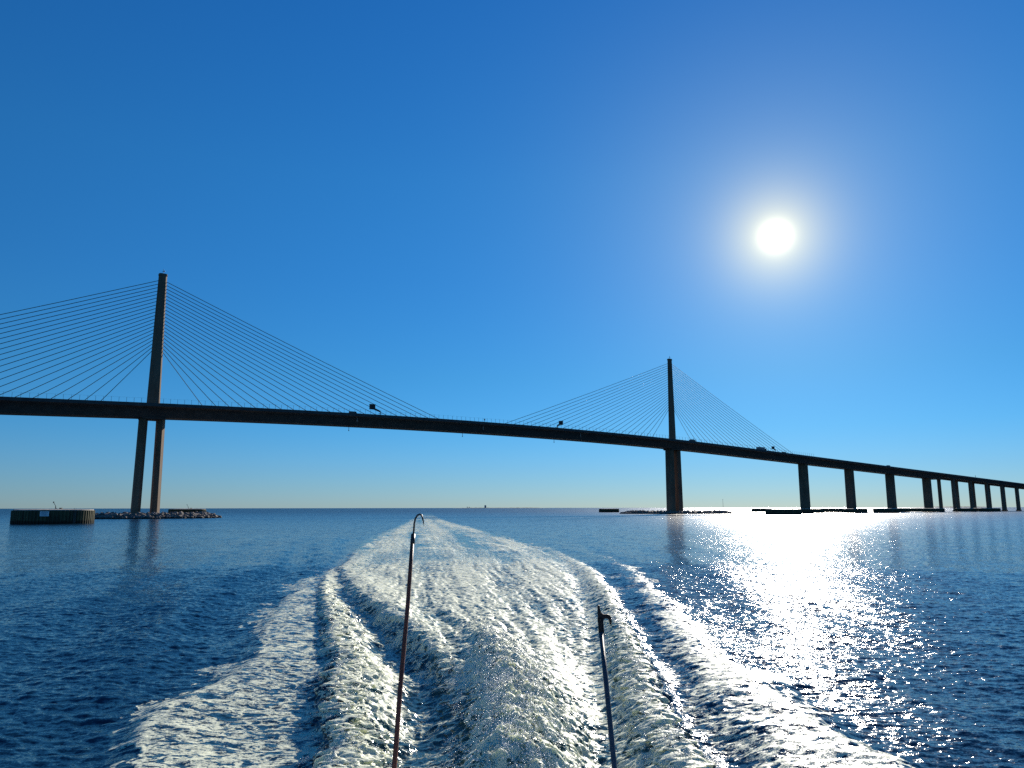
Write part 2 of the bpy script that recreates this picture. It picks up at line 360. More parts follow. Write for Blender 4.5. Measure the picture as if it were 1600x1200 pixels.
def water_material():
    m, t, b = mat('sea_water')
    N = t.nodes; Lk = t.links.new
    def n(ty, **k):
        q = N.new(ty)
        for a, v in k.items(): setattr(q, a, v)
        return q
    def math_(op, a, c=None, d=None):
        q = n('ShaderNodeMath', operation=op)
        for i_, v in enumerate((a, c, d)):
            if v is None: continue
            if isinstance(v, (int, float)): q.inputs[i_].default_value = v
            else: Lk(v, q.inputs[i_])
        return q.outputs[0]
    def vmath(op, a, c=None, scale=None):
        q = n('ShaderNodeVectorMath', operation=op)
        for i_, v in enumerate((a, c)):
            if v is None: continue
            if isinstance(v, tuple): q.inputs[i_].default_value = v
            else: Lk(v, q.inputs[i_])
        if scale is not None:
            if isinstance(scale, (int, float)): q.inputs['Scale'].default_value = scale
            else: Lk(scale, q.inputs['Scale'])
        return q.outputs[0]
    geo = n('ShaderNodeNewGeometry'); pos = geo.outputs['Position']
    at = {k: n('ShaderNodeAttribute', attribute_name=k).outputs['Fac'] for k in ('foam', 'air', 'open_water')}
    def noise(scale, detail=2, rough=0.5, stretch=(1, 1, 1), out='Fac', dist=0.0):
        mp = n('ShaderNodeMapping'); mp.inputs['Scale'].default_value = stretch; Lk(pos, mp.inputs[0])
        q = n('ShaderNodeTexNoise'); q.inputs['Scale'].default_value = scale; q.inputs['Detail'].default_value = detail
        q.inputs['Roughness'].default_value = rough; q.inputs['Distortion'].default_value = dist
        Lk(mp.outputs[0], q.inputs['Vector']); return q.outputs[out]
    # foam lace: ridged noise threshold by the density carried on the mesh
    a1 = noise(1.9, 6, 0.6, (1.0, 1.5, 1), dist=0.6)
    ridg = math_('SUBTRACT', 1.0, math_('MULTIPLY', math_('ABSOLUTE', math_('SUBTRACT', a1, 0.5)), 5.0))
    a2 = noise(7.0, 6, 0.65, (0.8, 1.3, 1), dist=0.4)
    ridg2 = math_('SUBTRACT', 1.0, math_('MULTIPLY', math_('ABSOLUTE', math_('SUBTRACT', a2, 0.5)), 5.0))
    a3 = noise(22.0, 4, 0.65)
    lace = math_('ADD', math_('MULTIPLY', ridg, 0.45), math_('ADD', math_('MULTIPLY', ridg2, 0.30), math_('MULTIPLY', a3, 0.25)))
    lace = math_('ADD', math_('MULTIPLY', math_('SUBTRACT', lace, 0.575), 2.3), 0.36)
    th_ = math_('SUBTRACT', 1.0, at['foam'])
    mr = n('ShaderNodeMapRange', interpolation_type='SMOOTHSTEP')
    Lk(lace, mr.inputs['Value']); Lk(math_('SUBTRACT', th_, 0.07), mr.inputs['From Min']); Lk(math_('ADD', th_, 0.18), mr.inputs['From Max'])
    gate = n('ShaderNodeMapRange', interpolation_type='SMOOTHSTEP'); Lk(at['foam'], gate.inputs['Value'])
    gate.inputs['From Min'].default_value = 0.03; gate.inputs['From Max'].default_value = 0.22
    foam = math_('MULTIPLY', mr.outputs[0], gate.outputs[0])
    # colours
    cw = n('ShaderNodeMix', data_type='RGBA'); Lk(at['air'], cw.inputs[0])
    cw.inputs[6].default_value = (0.005, 0.028, 0.054, 1); cw.inputs[7].default_value = (0.055, 0.120, 0.088, 1)
    cf = n('ShaderNodeMix', data_type='RGBA'); Lk(foam, cf.inputs[0]); Lk(cw.outputs[2], cf.inputs[6]); cf.inputs[7].default_value = (0.70, 0.72, 0.53, 1)
    Lk(cf.outputs[2], b.inputs['Base Color'])
    ro = n('ShaderNodeMapRange'); Lk(foam, ro.inputs['Value']); ro.inputs['To Min'].default_value = 0.075; ro.inputs['To Max'].default_value = 0.55
    # waves too fine for the mesh to carry far off are left to the roughness of the surface
    rf = n('ShaderNodeMapRange'); Lk(at['open_water'], rf.inputs['Value']); rf.inputs['To Min'].default_value = 0.0; rf.inputs['To Max'].default_value = 0.23
    Lk(math_('MAXIMUM', ro.outputs[0], math_('ADD', rf.outputs[0], 0.075)), b.inputs['Roughness'])
    sp_ = n('ShaderNodeMapRange'); Lk(foam, sp_.inputs['Value']); sp_.inputs['To Min'].default_value = 0.5; sp_.inputs['To Max'].default_value = 0.2
    so_ = n('ShaderNodeMapRange'); Lk(at['open_water'], so_.inputs['Value']); so_.inputs['To Min'].default_value = 1.0; so_.inputs['To Max'].default_value = 0.5
    Lk(math_('MULTIPLY', sp_.outputs[0], so_.outputs[0]), b.inputs['Specular IOR Level'])
    Lk(math_('MULTIPLY', foam, 0.5), b.inputs['Subsurface Weight']); b.inputs['Subsurface Radius'].default_value = (1.0, 1.0, 0.8); b.inputs['Subsurface Scale'].default_value = 0.10
    b.inputs['IOR'].default_value = 1.333
    # fine ripples tilt the surface; the coarser ones only where the mesh carries no waves
    def tilt(scale, amount, detail=2, stretch=(1, 1, 1)):
        c_ = noise(scale, detail, 0.55, stretch, 'Color')
        v = vmath('SUBTRACT', c_, (0.5, 0.5, 0.5))
        v = vmath('MULTIPLY', v, (1, 1.15, 0))
        return vmath('SCALE', v, scale=amount)
    patch = noise(0.012, 4, 0.6, (1.0, 2.2, 1))
    pm = n('ShaderNodeMapRange'); Lk(patch, pm.inputs['Value']); pm.inputs['From Min'].default_value = 0.35; pm.inputs['From Max'].default_value = 0.65
    pm.inputs['To Min'].default_value = 0.72; pm.inputs['To Max'].default_value = 1.15
    s_f = tilt(8.5, 0.88, 2, (0.65, 1.2, 1)); s_ff = tilt(26.0, 0.62)
    s_c = tilt(1.1, math_('MULTIPLY', math_('SQRT', at['open_water']), 1.0), 3, (0.75, 1.3, 1))
    tot = vmath('ADD', vmath('ADD', s_f, s_ff), s_c)
    tot = vmath('SCALE', tot, scale=pm.outputs[0])
    s_foam = tilt(46.0, math_('MULTIPLY', foam, 1.0), 3)
    tot = vmath('ADD', tot, s_foam)
    nn = vmath('NORMALIZE', vmath('ADD', geo.outputs['Normal'], tot))
    Lk(nn, b.inputs['Normal'])
    return m

crest_pts, crest_w, boil_w = build_water()

# spray thrown up along the crests: far too many drops to count
def build_spray():
    n_c, per = 620, 34; n_ = n_c * per
    p = crest_w ** 2 + 4.0 * np.clip(boil_w, 0, 1) ** 2
    p = p * np.clip(crest_pts[:, 1] / 20, 0.5, 2) ** 2      # even out the mesh points, which lie closer together near the boat
    idx = rng.choice(len(p), n_c, p=p / p.sum())
    base = np.repeat(crest_pts[idx], per, axis=0); bw = np.repeat(np.clip(boil_w[idx], 0, 1), per)
    lean = np.repeat(rng.normal(0, 0.5, (n_c, 2)), per, axis=0)
    hgt = rng.exponential(0.04 + 0.15 * bw)
    spread = (0.05 + 0.07 * bw)[:, None]
    c = base + np.concatenate([rng.normal(0, 1, (n_, 2)) * spread + lean * hgt[:, None], (hgt + 0.005)[:, None]], 1)
    s = rng.uniform(0.003, 0.010, n_) * (1 + 0.5 * bw)
    octv = np.array([(1, 0, 0), (-1, 0, 0), (0, 1, 0), (0, -1, 0), (0, 0, 1), (0, 0, -1)], float)
    octf = np.array([(0, 2, 4), (2, 1, 4), (1, 3, 4), (3, 0, 4), (2, 0, 5), (1, 2, 5), (3, 1, 5), (0, 3, 5)])
    V = (c[:, None, :] + octv[None] * s[:, None, None] * rng.uniform(.7, 1.4, (n_, 1, 3))).reshape(-1, 3)
    Fc = (octf[None] + (np.arange(n_) * 6)[:, None, None]).reshape(-1, 3)
    me = bpy.data.meshes.new('sea_spray'); me.from_pydata(V.tolist(), [], Fc.tolist())
    for q in me.polygons: q.use_smooth = True
    o = bpy.data.objects.new('sea_spray', me); C.objects.link(o)
    m, t, b = mat('spray_drops'); b.inputs['Base Color'].default_value = (0.8, 0.82, 0.82, 1); b.inputs['Roughness'].default_value = 0.25
    b.inputs['IOR'].default_value = 1.33
    me.materials.append(m)
    tag(o, 'white drops of spray thrown up along the wake crests', 'spray', kind='stuff')
build_spray()

# ------------------------------------------------------------------ bridge frame: s along the road, o across it (+ away from the boat)
MID = Vector((-24.144, 458.64)); U = Vector((0.80438, 0.59412)); NV = Vector((-0.59412, 0.80438))
def bp(s, o, z): return Vector((MID.x + U.x * s + NV.x * o, MID.y + U.y * s + NV.y * o, z))
def rail_top(s):
    d = abs(s - 25); g = 8e-5 * d * d if d < 219 else 3.84 + 0.035 * (d - 219)
    return 55.1 - g
def road(s): return rail_top(s) - 1.0
BRZ = math.atan2(U.y, U.x)
bridge = empty('cable_stayed_bridge', (MID.x, MID.y, 0), BRZ)
tag(bridge, 'long concrete cable stayed road bridge with two tall central pylons crossing the water', 'bridge')
# parts below are built in the bridge's own frame: x = s, y = o
def sweep(bm, prof, s0, s1, step, zf):
    loops = []; n_ = max(2, int((s1 - s0) / step) + 1)
    for i in range(n_):
        s = s0 + (s1 - s0) * i / (n_ - 1); z = zf(s)
        loops.append([(s, o, z + dz) for o, dz in prof])
    prism(bm, loops)
S0, S1, SPLIT, S2 = -436.0, 591.5, 591.5, 1085.0
# main girder cut into cast segments joined by shallow recesses would be under a pixel: one swept box, wings and webs
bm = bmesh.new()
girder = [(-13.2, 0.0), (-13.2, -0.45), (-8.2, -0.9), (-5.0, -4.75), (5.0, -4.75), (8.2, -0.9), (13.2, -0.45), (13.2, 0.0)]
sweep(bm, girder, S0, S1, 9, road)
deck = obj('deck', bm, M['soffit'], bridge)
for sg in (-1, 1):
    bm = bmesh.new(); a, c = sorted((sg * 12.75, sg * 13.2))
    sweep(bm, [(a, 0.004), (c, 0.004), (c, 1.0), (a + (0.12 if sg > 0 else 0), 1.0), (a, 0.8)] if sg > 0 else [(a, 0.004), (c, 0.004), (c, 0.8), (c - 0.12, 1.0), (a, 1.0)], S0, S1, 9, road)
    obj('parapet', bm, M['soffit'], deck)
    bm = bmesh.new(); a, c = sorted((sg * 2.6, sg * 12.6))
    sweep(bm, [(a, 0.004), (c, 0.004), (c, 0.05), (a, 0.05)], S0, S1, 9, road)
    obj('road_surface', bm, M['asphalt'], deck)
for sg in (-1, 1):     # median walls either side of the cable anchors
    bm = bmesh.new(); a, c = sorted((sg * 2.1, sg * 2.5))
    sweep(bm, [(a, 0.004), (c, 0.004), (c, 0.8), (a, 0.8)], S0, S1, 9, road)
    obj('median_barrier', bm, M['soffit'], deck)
# twin girders of the approach
for sg in (-1, 1):
    bm = bmesh.new(); c = sg * 7.1
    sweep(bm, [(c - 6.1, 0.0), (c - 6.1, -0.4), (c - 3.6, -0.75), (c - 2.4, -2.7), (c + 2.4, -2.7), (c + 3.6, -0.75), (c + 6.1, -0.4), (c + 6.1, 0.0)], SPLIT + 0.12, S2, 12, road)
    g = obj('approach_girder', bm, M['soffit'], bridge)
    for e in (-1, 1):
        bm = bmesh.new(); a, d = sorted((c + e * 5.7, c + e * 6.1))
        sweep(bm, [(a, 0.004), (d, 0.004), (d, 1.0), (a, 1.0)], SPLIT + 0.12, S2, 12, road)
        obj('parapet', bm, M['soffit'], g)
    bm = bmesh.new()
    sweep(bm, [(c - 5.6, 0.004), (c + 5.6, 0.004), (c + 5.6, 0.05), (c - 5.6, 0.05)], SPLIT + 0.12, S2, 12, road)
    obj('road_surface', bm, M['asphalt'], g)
def chamfer_ring(cx, cy, hx, hy, z, ch, cv=None):
    cv = ch if cv is None else cv
    return [(cx - hx + ch, cy - hy, z), (cx + hx - ch, cy - hy, z), (cx + hx, cy - hy + cv, z), (cx + hx, cy + hy - cv, z),
            (cx + hx - ch, cy + hy, z), (cx - hx + ch, cy + hy, z), (cx - hx, cy + hy - cv, z), (cx - hx, cy - hy + cv, z)]
PYL = (-179.6, 179.6); TOP = 116.4
for ps in PYL:
    zr = road(ps); bm = bmesh.new(); loops = []
    for k in range(13):
        f = k / 12; z = zr - 0.3 + (TOP - 1.2 - zr + 0.3) * f
        hx, hy = 2.85 + (1.9 - 2.85) * f, 1.65 + (1.15 - 1.65) * f
        loops.append(chamfer_ring(ps, 0, hx, hy, z, 0.75, 1.0))
    loops.append(chamfer_ring(ps, 0, 1.95, 1.2, TOP - 1.2, 0.45)); loops.append(chamfer_ring(ps, 0, 1.95, 1.2, TOP - 0.3, 0.45))
    loops.append(chamfer_ring(ps, 0, 1.5, 0.8, TOP, 0.3))
    prism(bm, loops)
    py = obj('pylon', bm, M['concrete'], bridge)
    for e in (-1, 1):
        bm = bmesh.new(); loops = []
        zb = zr - 4.7
        for k in range(7):
            f = k / 6; z = -3 + (zb + 3) * f
            loops.append(chamfer_ring(ps + e * (4.1 - 0.35 * f), 0, 1.7 - 0.05 * f, 4.4 - 0.25 * f, z, 1.6, 2.2))
        prism(bm, loops); obj('leg', bm, M['concrete'], py)
    bm = bmesh.new()
    cyl(bm, (ps, 0, TOP - 0.02), (ps, 0, TOP + 2.2), 0.09); cyl(bm, (ps - 0.6, 0, TOP + 1.0), (ps + 0.6, 0, TOP + 1.0), 0.07); cyl(bm, (ps + 0.5, 0, TOP + 1.0), (ps + 0.5, 0, TOP + 1.5), 0.22)
    obj('beacon_mast', bm, M['dark_steel'], py)
    # haunch where the legs take the girder
    bm = bmesh.new(); prism(bm, [chamfer_ring(ps, 0, 5.0, 4.9, zr - 5.5, 0.5), chamfer_ring(ps, 0, 5.3, 5.4, zr - 4.7, 0.5)])
    # collar pieces with rough edges under the girder
    obj('pier_table', bm, M['soffit'], py)
# stay cables, one plane in the median
for ps in PYL:
    for e in (-1, 1):
        for k in range(21):
            d = 24 + (163 - 24) * k / 20
            za = 78.0 + (112.6 - 78.0) * k / 20
            a = Vector((ps + e * d, 0, road(ps + e * d) - 0.1)); f = (za - road(ps)) / (TOP - road(ps))
            c = Vector((ps + e * (2.85 - 0.95 * f - 0.1), 0, za))
            bm = bmesh.new(); mid = (a + c) / 2 - Vector((0, 0, 0.004 * d))
            pts = [a, a.lerp(c, .25) - Vector((0, 0, 0.003 * d)), mid, a.lerp(c, .75) - Vector((0, 0, 0.003 * d)), c]
            tube(bm, pts, 0.14, 6); obj('stay_cable', bm, M['cable'], bridge)
# piers
for s in (-421, -347, 347, 421, 495, 570):
    bm = bmesh.new(); zt = road(s) - 4.73
    loops = [chamfer_ring(s, 0, 2.3, 4.6, -3, 0.9), chamfer_ring(s, 0, 2.3, 4.6, 1.2, 0.9), chamfer_ring(s, 0, 1.95, 4.3, 1.25, 0.9), chamfer_ring(s, 0, 1.85, 4.2, zt, 0.9)]
    prism(bm, loops); obj('pier', bm, M['concrete'], bridge)
s = 613.0
while s < S2 - 5:
    for sg in (-1, 1):
        bm = bmesh.new(); zt = road(s) - 2.68; c = sg * 7.1
        loops = [chamfer_ring(s, c, 2.0, 2.2, -3, 0.4), chamfer_ring(s, c, 2.0, 2.2, 1.4, 0.4), chamfer_ring(s, c, 1.5, 1.55, 1.45, 0.35), chamfer_ring(s, c, 1.45, 1.5, zt - 1.6, 0.35),
                 chamfer_ring(s, c, 1.35, 1.7, zt - 0.9, 0.35), chamfer_ring(s, c, 1.45, 2.4, zt, 0.35)]
        prism(bm, loops); obj('pier_column', bm, M['concrete'], bridge)
    s += 41.0
# safety fence posts on both edges: hundreds of thin rods, each under a pixel wide
bm = bmesh.new(); s = -428.0
while s < 345:
    for o in (-12.98, 12.98):
        z = rail_top(s); box(bm, s - 0.05, s + 0.05, o - 0.05, o + 0.05, z - 0.02, z + 2.1)
    s += 3.05
for o in (-12.98, 12.98):
    for dz in (2.1,):
        sweep(bm, [(o - 0.02, dz), (o + 0.02, dz), (o + 0.02, dz + 0.03), (o - 0.02, dz + 0.03)], -428, 345, 20, rail_top)
tag(obj('fence_post', bm, M['steel'], bridge), kind='stuff')
# lights hung under the girder for ships, and the pale pipes on its near web
for s in (-82, -9, 62.0):
    bm = bmesh.new(); zb = road(s) - 4.75
    cyl(bm, (s, -3, zb + 0.02), (s, -3, zb - 2.4), 0.12); cyl(bm, (s, -3, zb - 2.4), (s, -3, zb - 2.9), 0.3, 0.2)
    obj('navigation_light', bm, M['dark_steel'], bridge)
for s in (-80, 2.0, 80):
    bm = bmesh.new(); zb = road(s)
    cyl(bm, (s, -8.9, zb - 0.75), (s, -8.9, zb - 3.2), 0.2); obj('drain_pipe', bm, M['pale'], bridge)

# ------------------------------------------------------------------ things standing on the bridge
def at_bridge(name, s, o, z): return empty(name, bp(s, o, z), BRZ)
def cantilever_sign(s, sg, hz, wid, hei, arm, label):
    t = at_bridge('cantilever_sign', s, -11.9, road(s) + 0.05)
    bm = bmesh.new(); top = 1.0 + hz - hei * 0.5
    cyl(bm, (0, 0, 0), (0, 0, top), 0.16); box(bm, -0.4, 0.4, -0.4, 0.4, 0, 0.12); obj('post', bm, M['dark_steel'], t)
    bm = bmesh.new()
    x1 = -sg * arm
    prism(bm, [[(0, -0.4, top - 0.5), (0, 0.4, top - 0.5), (0, 0.4, top + 0.2), (0, -0.4, top + 0.2)], [(x1, -0.4, top + 0.6), (x1, 0.4, top + 0.6), (x1, 0.4, top + 1.5), (x1, -0.4, top + 1.5)]])
    obj('arm', bm, M['dark_steel'], t)
    bm = bmesh.new(); a, c = sorted((x1 * 0.92, x1 - sg * wid)); z0 = 1.0 + hz - hei / 2
    box(bm, a, c, -0.7, 0.7, z0 + 0.7, z0 + 0.7 + hei); sb = obj('sign_box', bm, M['dark_steel'], t)
    bm = bmesh.new(); box(bm, a - 0.15, c + 0.15, -0.9, 0.9, z0 + 0.705 + hei, z0 + 0.86 + hei); obj('hood', bm, M['steel'], sb)
    bm = bmesh.new(); box(bm, -0.9, 0.9, -0.35, 0.35, top - 1.4, top - 1.25); obj('walkway', bm, M['steel'], t)
    tag(t, label, 'sign', 'box signs on cantilever arms above the deck')
cantilever_sign(-68, 1, 3.3, 2.6, 2.6, 3.6, 'dark box sign on a stepped arm above the deck nearest the twin leg pylon')
cantilever_sign(57.5, -1, 2.6, 2.3, 2.3, 2.0, 'dark square sign on a short arm over the deck between midspan and the shaded pylon')
cantilever_sign(290.5, 1, 2.3, 2.0, 2.0, 2.0, 'small dark box sign on an arm beside the truck near the last cables')

def wheel(par, x, y, r, wd=0.28):
    bm = bmesh.new(); cyl(bm, (x, y - wd / 2, r), (x, y + wd / 2, r), r, n=16); wobj = obj('wheel', bm, M['tyre'], par)
    bm = bmesh.new(); cyl(bm, (x, y - wd / 2 - 0.01, r), (x, y + wd / 2 + 0.01, r), r * 0.55, n=12); obj('rim', bm, M['steel'], wobj)
def box_truck(s, label):
    t = at_bridge('box_truck', s, -8.2, road(s) + 0.055)
    bm = bmesh.new(); box(bm, -5.2, 3.0, -1.25, 1.25, 1.0, 3.75); bmesh.ops.bevel(bm, geom=bm.edges[:], offset=0.06, segments=1, affect='EDGES'); obj('cargo_box', bm, M['truck_grey'], t)
    bm = bmesh.new(); pf = [(3.1, 0.7), (5.4, 0.7), (5.4, 1.6), (5.0, 2.7), (3.1, 2.8)]
    prism(bm, [[(x, -1.15, z) for x, z in pf], [(x, 1.15, z) for x, z in pf]]); cb = obj('cab', bm, M['car_blue'], t)
    bm = bmesh.new(); prism(bm, [[(5.32, -1.0, 1.75), (5.32, 1.0, 1.75), (5.38, 1.0, 1.75), (5.38, -1.0, 1.75)], [(5.02, -1.0, 2.6), (5.02, 1.0, 2.6), (5.07, 1.0, 2.6), (5.07, -1.0, 2.6)]]); obj('windscreen', bm, M['glass'], cb)
    bm = bmesh.new(); box(bm, -5.1, 5.0, -0.6, 0.6, 0.6, 0.98); obj('chassis', bm, M['dark_steel'], t)
    for x in (-3.6, -2.4, 4.3):
        for y in (-1.05, 1.05): wheel(t, x, y, 0.5)
    tag(t, label, 'truck')
def van(s, lane, m, hgt, length, label, roof=False):
    t = at_bridge('van', s, lane, road(s) + 0.055)
    h = hgt; l = length / 2
    pf = [(-l, 0.4), (l, 0.4), (l, 0.95), (l * 0.72, 1.15), (l * 0.45, h), (-l * 0.95, h), (-l, h - 0.25)]
    bm = bmesh.new(); prism(bm, [[(x, -0.95, z) for x, z in pf[:4]] + [(x, -0.82, z) for x, z in pf[4:]], [(x, 0.95, z) for x, z in pf[:4]] + [(x, 0.82, z) for x, z in pf[4:]]])
    bd = obj('body', bm, m, t)
    for sg in (-1, 1):
        bm = bmesh.new(); pw = [(-l * 0.85, 1.2), (l * 0.6, 1.2), (l * 0.42, h - 0.18), (-l * 0.85, h - 0.18)]
        prism(bm, [[(x, sg * 0.93, z) for x, z in pw], [(x, sg * 0.97, z) for x, z in pw]]); obj('window', bm, M['glass'], bd)
    if roof:
        bm = bmesh.new(); box(bm, -l * 0.6, l * 0.2, -0.6, 0.6, h, h + 0.25); cyl(bm, (l * 0.3, 0, h - 0.01), (l * 0.3, 0, h + 1.3), 0.07); obj('roof_rack', bm, M['dark_steel'], bd)
    for x in (-l * 0.62, l * 0.62):
        for y in (-0.85, 0.85): wheel(t, x, y, 0.36, 0.22)
    tag(t, label, 'van')
box_truck(277, 'grey box truck driving on the deck beyond the shaded pylon')
van(193.0, -8.2, M['car_blue'], 2.75, 7.0, 'dark van with a roof mast just past the shaded pylon', True)
van(-82.5, -9.5, M['car_red'], 2.2, 4.8, 'low dark red van on the deck beside the stepped sign')
van(307, -9.0, M['car_red'], 2.2, 4.8, 'dark red van on the deck below the outermost stay cables')
van(476, -9.5, M['car_blue'], 2.3, 5.2, 'dark blue van on the deck above the solid wall piers')
for s, hh, lab in ((0.5, 1.9, 'thick dark call box post on the parapet at midspan'), (656, 2.0, 'dark call box post on the approach parapet')):
    t = at_bridge('call_box', s, -12.95, rail_top(s) - 0.9)
    bm = bmesh.new(); cyl(bm, (0, 0.35, 0), (0, 0.35, 0.9 + hh * 0.5), 0.12); obj('post', bm, M['dark_steel'], t)
    bm = bmesh.new(); box(bm, -0.32, 0.32, 0.15, 0.6, 0.9 + hh * 0.5, 0.9 + hh); bmesh.ops.bevel(bm, geom=bm.edges[:], offset=0.05, segments=1, affect='EDGES'); obj('case', bm, M['dark_steel'], t)
    tag(t, lab, 'call box')

# ------------------------------------------------------------------ round sheet-pile dolphins
def dolphin(px, py, rad, hgt, label, sign=False, lamp=False, seed=0):
    t = empty('dolphin', (px, py, 0)); rd = random.Random(seed)
    npile = int(2 * math.pi * rad / 0.95); bm = bmesh.new(); ring = []
    for k in range(npile):                                   # trapezoid corrugations of the sheet piles
        for df, rr in ((0.0, rad), (0.36, rad), (0.5, rad - 0.24), (0.86, rad - 0.24)):
            a = 2 * math.pi * (k + df) / npile; ring.append((rr * math.cos(a), rr * math.sin(a)))
    prism(bm, [[(x, y, -2.5) for x, y in ring], [(x, y, hgt - 0.12) for x, y in ring]], cap=True)
    obj('sheet_pile_wall', bm, M['pile'], t)
    bm = bmesh.new(); n_ = 64; loops = []
    for fr, z in ((1.0, hgt - 0.115), (1.0, hgt + 0.12), (0.93, hgt + 0.16), (0.6, hgt + 0.22), (0.3, hgt + 0.26)):
        loops.append([((rad - 0.38) * fr * math.cos(2 * math.pi * k / n_), (rad - 0.38) * fr * math.sin(2 * math.pi * k / n_), z + rd.uniform(-0.04, 0.06) * (fr < 0.95)) for k in range(n_)])
    prism(bm, loops); obj('concrete_cap', bm, M['cap'], t)
    if sign:
        d = Vector((-px, -py, 0)).normalized(); side = Vector((-d.y, d.x, 0))
        ctr = d * (rad + 0.12) + side * (-2.4); nrm_ = Vector((ctr.x, ctr.y, 0)).normalized(); sd = Vector((-nrm_.y, nrm_.x, 0))
        ctr = nrm_ * (rad + 0.06)
        def panel(w0, w1, z0, z1, a0, a1):
            bm = bmesh.new()
            q = [ctr + sd * w0 + nrm_ * a0, ctr + sd * w1 + nrm_ * a0, ctr + sd * w1 + nrm_ * a1, ctr + sd * w0 + nrm_ * a1]
            prism(bm, [[(v.x, v.y, z0) for v in q], [(v.x, v.y, z1) for v in q]]); return bm
        sp = obj('sign_panel', panel(-1.15, 1.15, hgt - 1.75, hgt - 0.35, -0.05, 0.05), M['white'], t)
        for z0, z1, w_ in ((hgt - 0.80, hgt - 0.62, 0.85), (hgt - 1.15, hgt - 0.97, 0.7), (hgt - 1.48, hgt - 1.32, 0.8)):
            obj('sign_print', panel(-w_, w_, z0, z1, 0.052, 0.06), M['sign_print'], sp)
    if lamp:
        bm = bmesh.new(); zt = hgt + 0.2
        cyl(bm, (0.3, 0, zt), (0.3, 0, zt + 1.1), 0.10); cyl(bm, (0.3, 0, zt + 1.0), (-0.4, 0, zt + 2.0), 0.07); cyl(bm, (-0.4, 0, zt + 1.9), (-0.4, 0, zt + 2.3), 0.2, 0.14)
        cyl(bm, (0.3, 0, zt + 0.5), (1.0, 0, zt + 0.05), 0.07); box(bm, 1.6, 2.3, -0.3, 0.3, zt - 0.05, zt + 0.45)
        obj('lamp_mast', bm, M['dark_steel'], t)
    # rungs of a ladder on the near side
    bm = bmesh.new(); a = math.atan2(-py, -px) + 0.5
    c = Vector((math.cos(a), math.sin(a), 0)) * (rad + 0.12); sd = Vector((-math.sin(a), math.cos(a), 0))
    for e in (-0.25, 0.25): cyl(bm, c + sd * e + Vector((0, 0, -0.5)), c + sd * e + Vector((0, 0, hgt + 0.6)), 0.04, n=6)
    for k in range(8): cyl(bm, c - sd * 0.25 + Vector((0, 0, 0.2 + 0.45 * k)), c + sd * 0.25 + Vector((0, 0, 0.2 + 0.45 * k)), 0.03, n=5)
    obj('ladder', bm, M['steel'], t)
    tag(t, label, 'dolphin', 'round protective dolphins around the bridge piers')
def far(pxx, Z): return ((pxx - 800) / 1196.0 * Z, Z)
DOL = [
    (far(85, 229), 10.8, 3.95, 'large round sheet pile dolphin carrying a white sign panel', True, True),
    (far(293, 405), 9.3, 3.95, 'low round dolphin behind the rock island of the pylon on twin legs', False, True),
    (far(951.5, 745), 9.8, 3.3, 'lone dark dolphin in open water on the midspan side of the shaded pylon', False, False),
    (far(1224, 470), 10.6, 3.3, 'dark dolphin standing free in the sun glitter before the first wall pier', False, False),
    (far(1190, 760), 9.8, 3.3, 'dark dolphin behind the one in the sun glitter', False, False),
    (far(1266, 610), 9.8, 3.2, 'dark dolphin close by the first wall pier past the cables', False, False),
    (far(1300, 700), 9.8, 3.3, 'dark dolphin in the gap between the first and second wall piers', False, False),
    (far(1335, 640), 10, 3.2, 'dark dolphin at the foot of the second wall pier', False, False),
    (far(1384, 640), 9.8, 3.2, 'dark dolphin just before the third wall pier', False, False),
    (far(1403, 730), 9.8, 3.3, 'dark dolphin at the foot of the third wall pier', False, False),
    (far(1436, 780), 9.8, 3.2, 'dark dolphin before the fourth wall pier', False, False),
    (far(1458, 740), 9.8, 3.2, 'dark dolphin at the foot of the fourth wall pier', False, False),
    (far(1508, 800), 9.8, 3.2, 'dark dolphin below the first slender approach columns', False, False),
    (far(1528, 850), 9.8, 3.2, 'dark dolphin below the second row of slender approach columns', False, False),
    (far(1546, 790), 9.8, 3.2, 'outermost dark dolphin under the slender approach columns', False, False),
]
for i, (p, rad, hg, lab, sgn_, lmp) in enumerate(DOL): dolphin(p[0], p[1], rad, hg, lab, sgn_, lmp, i)

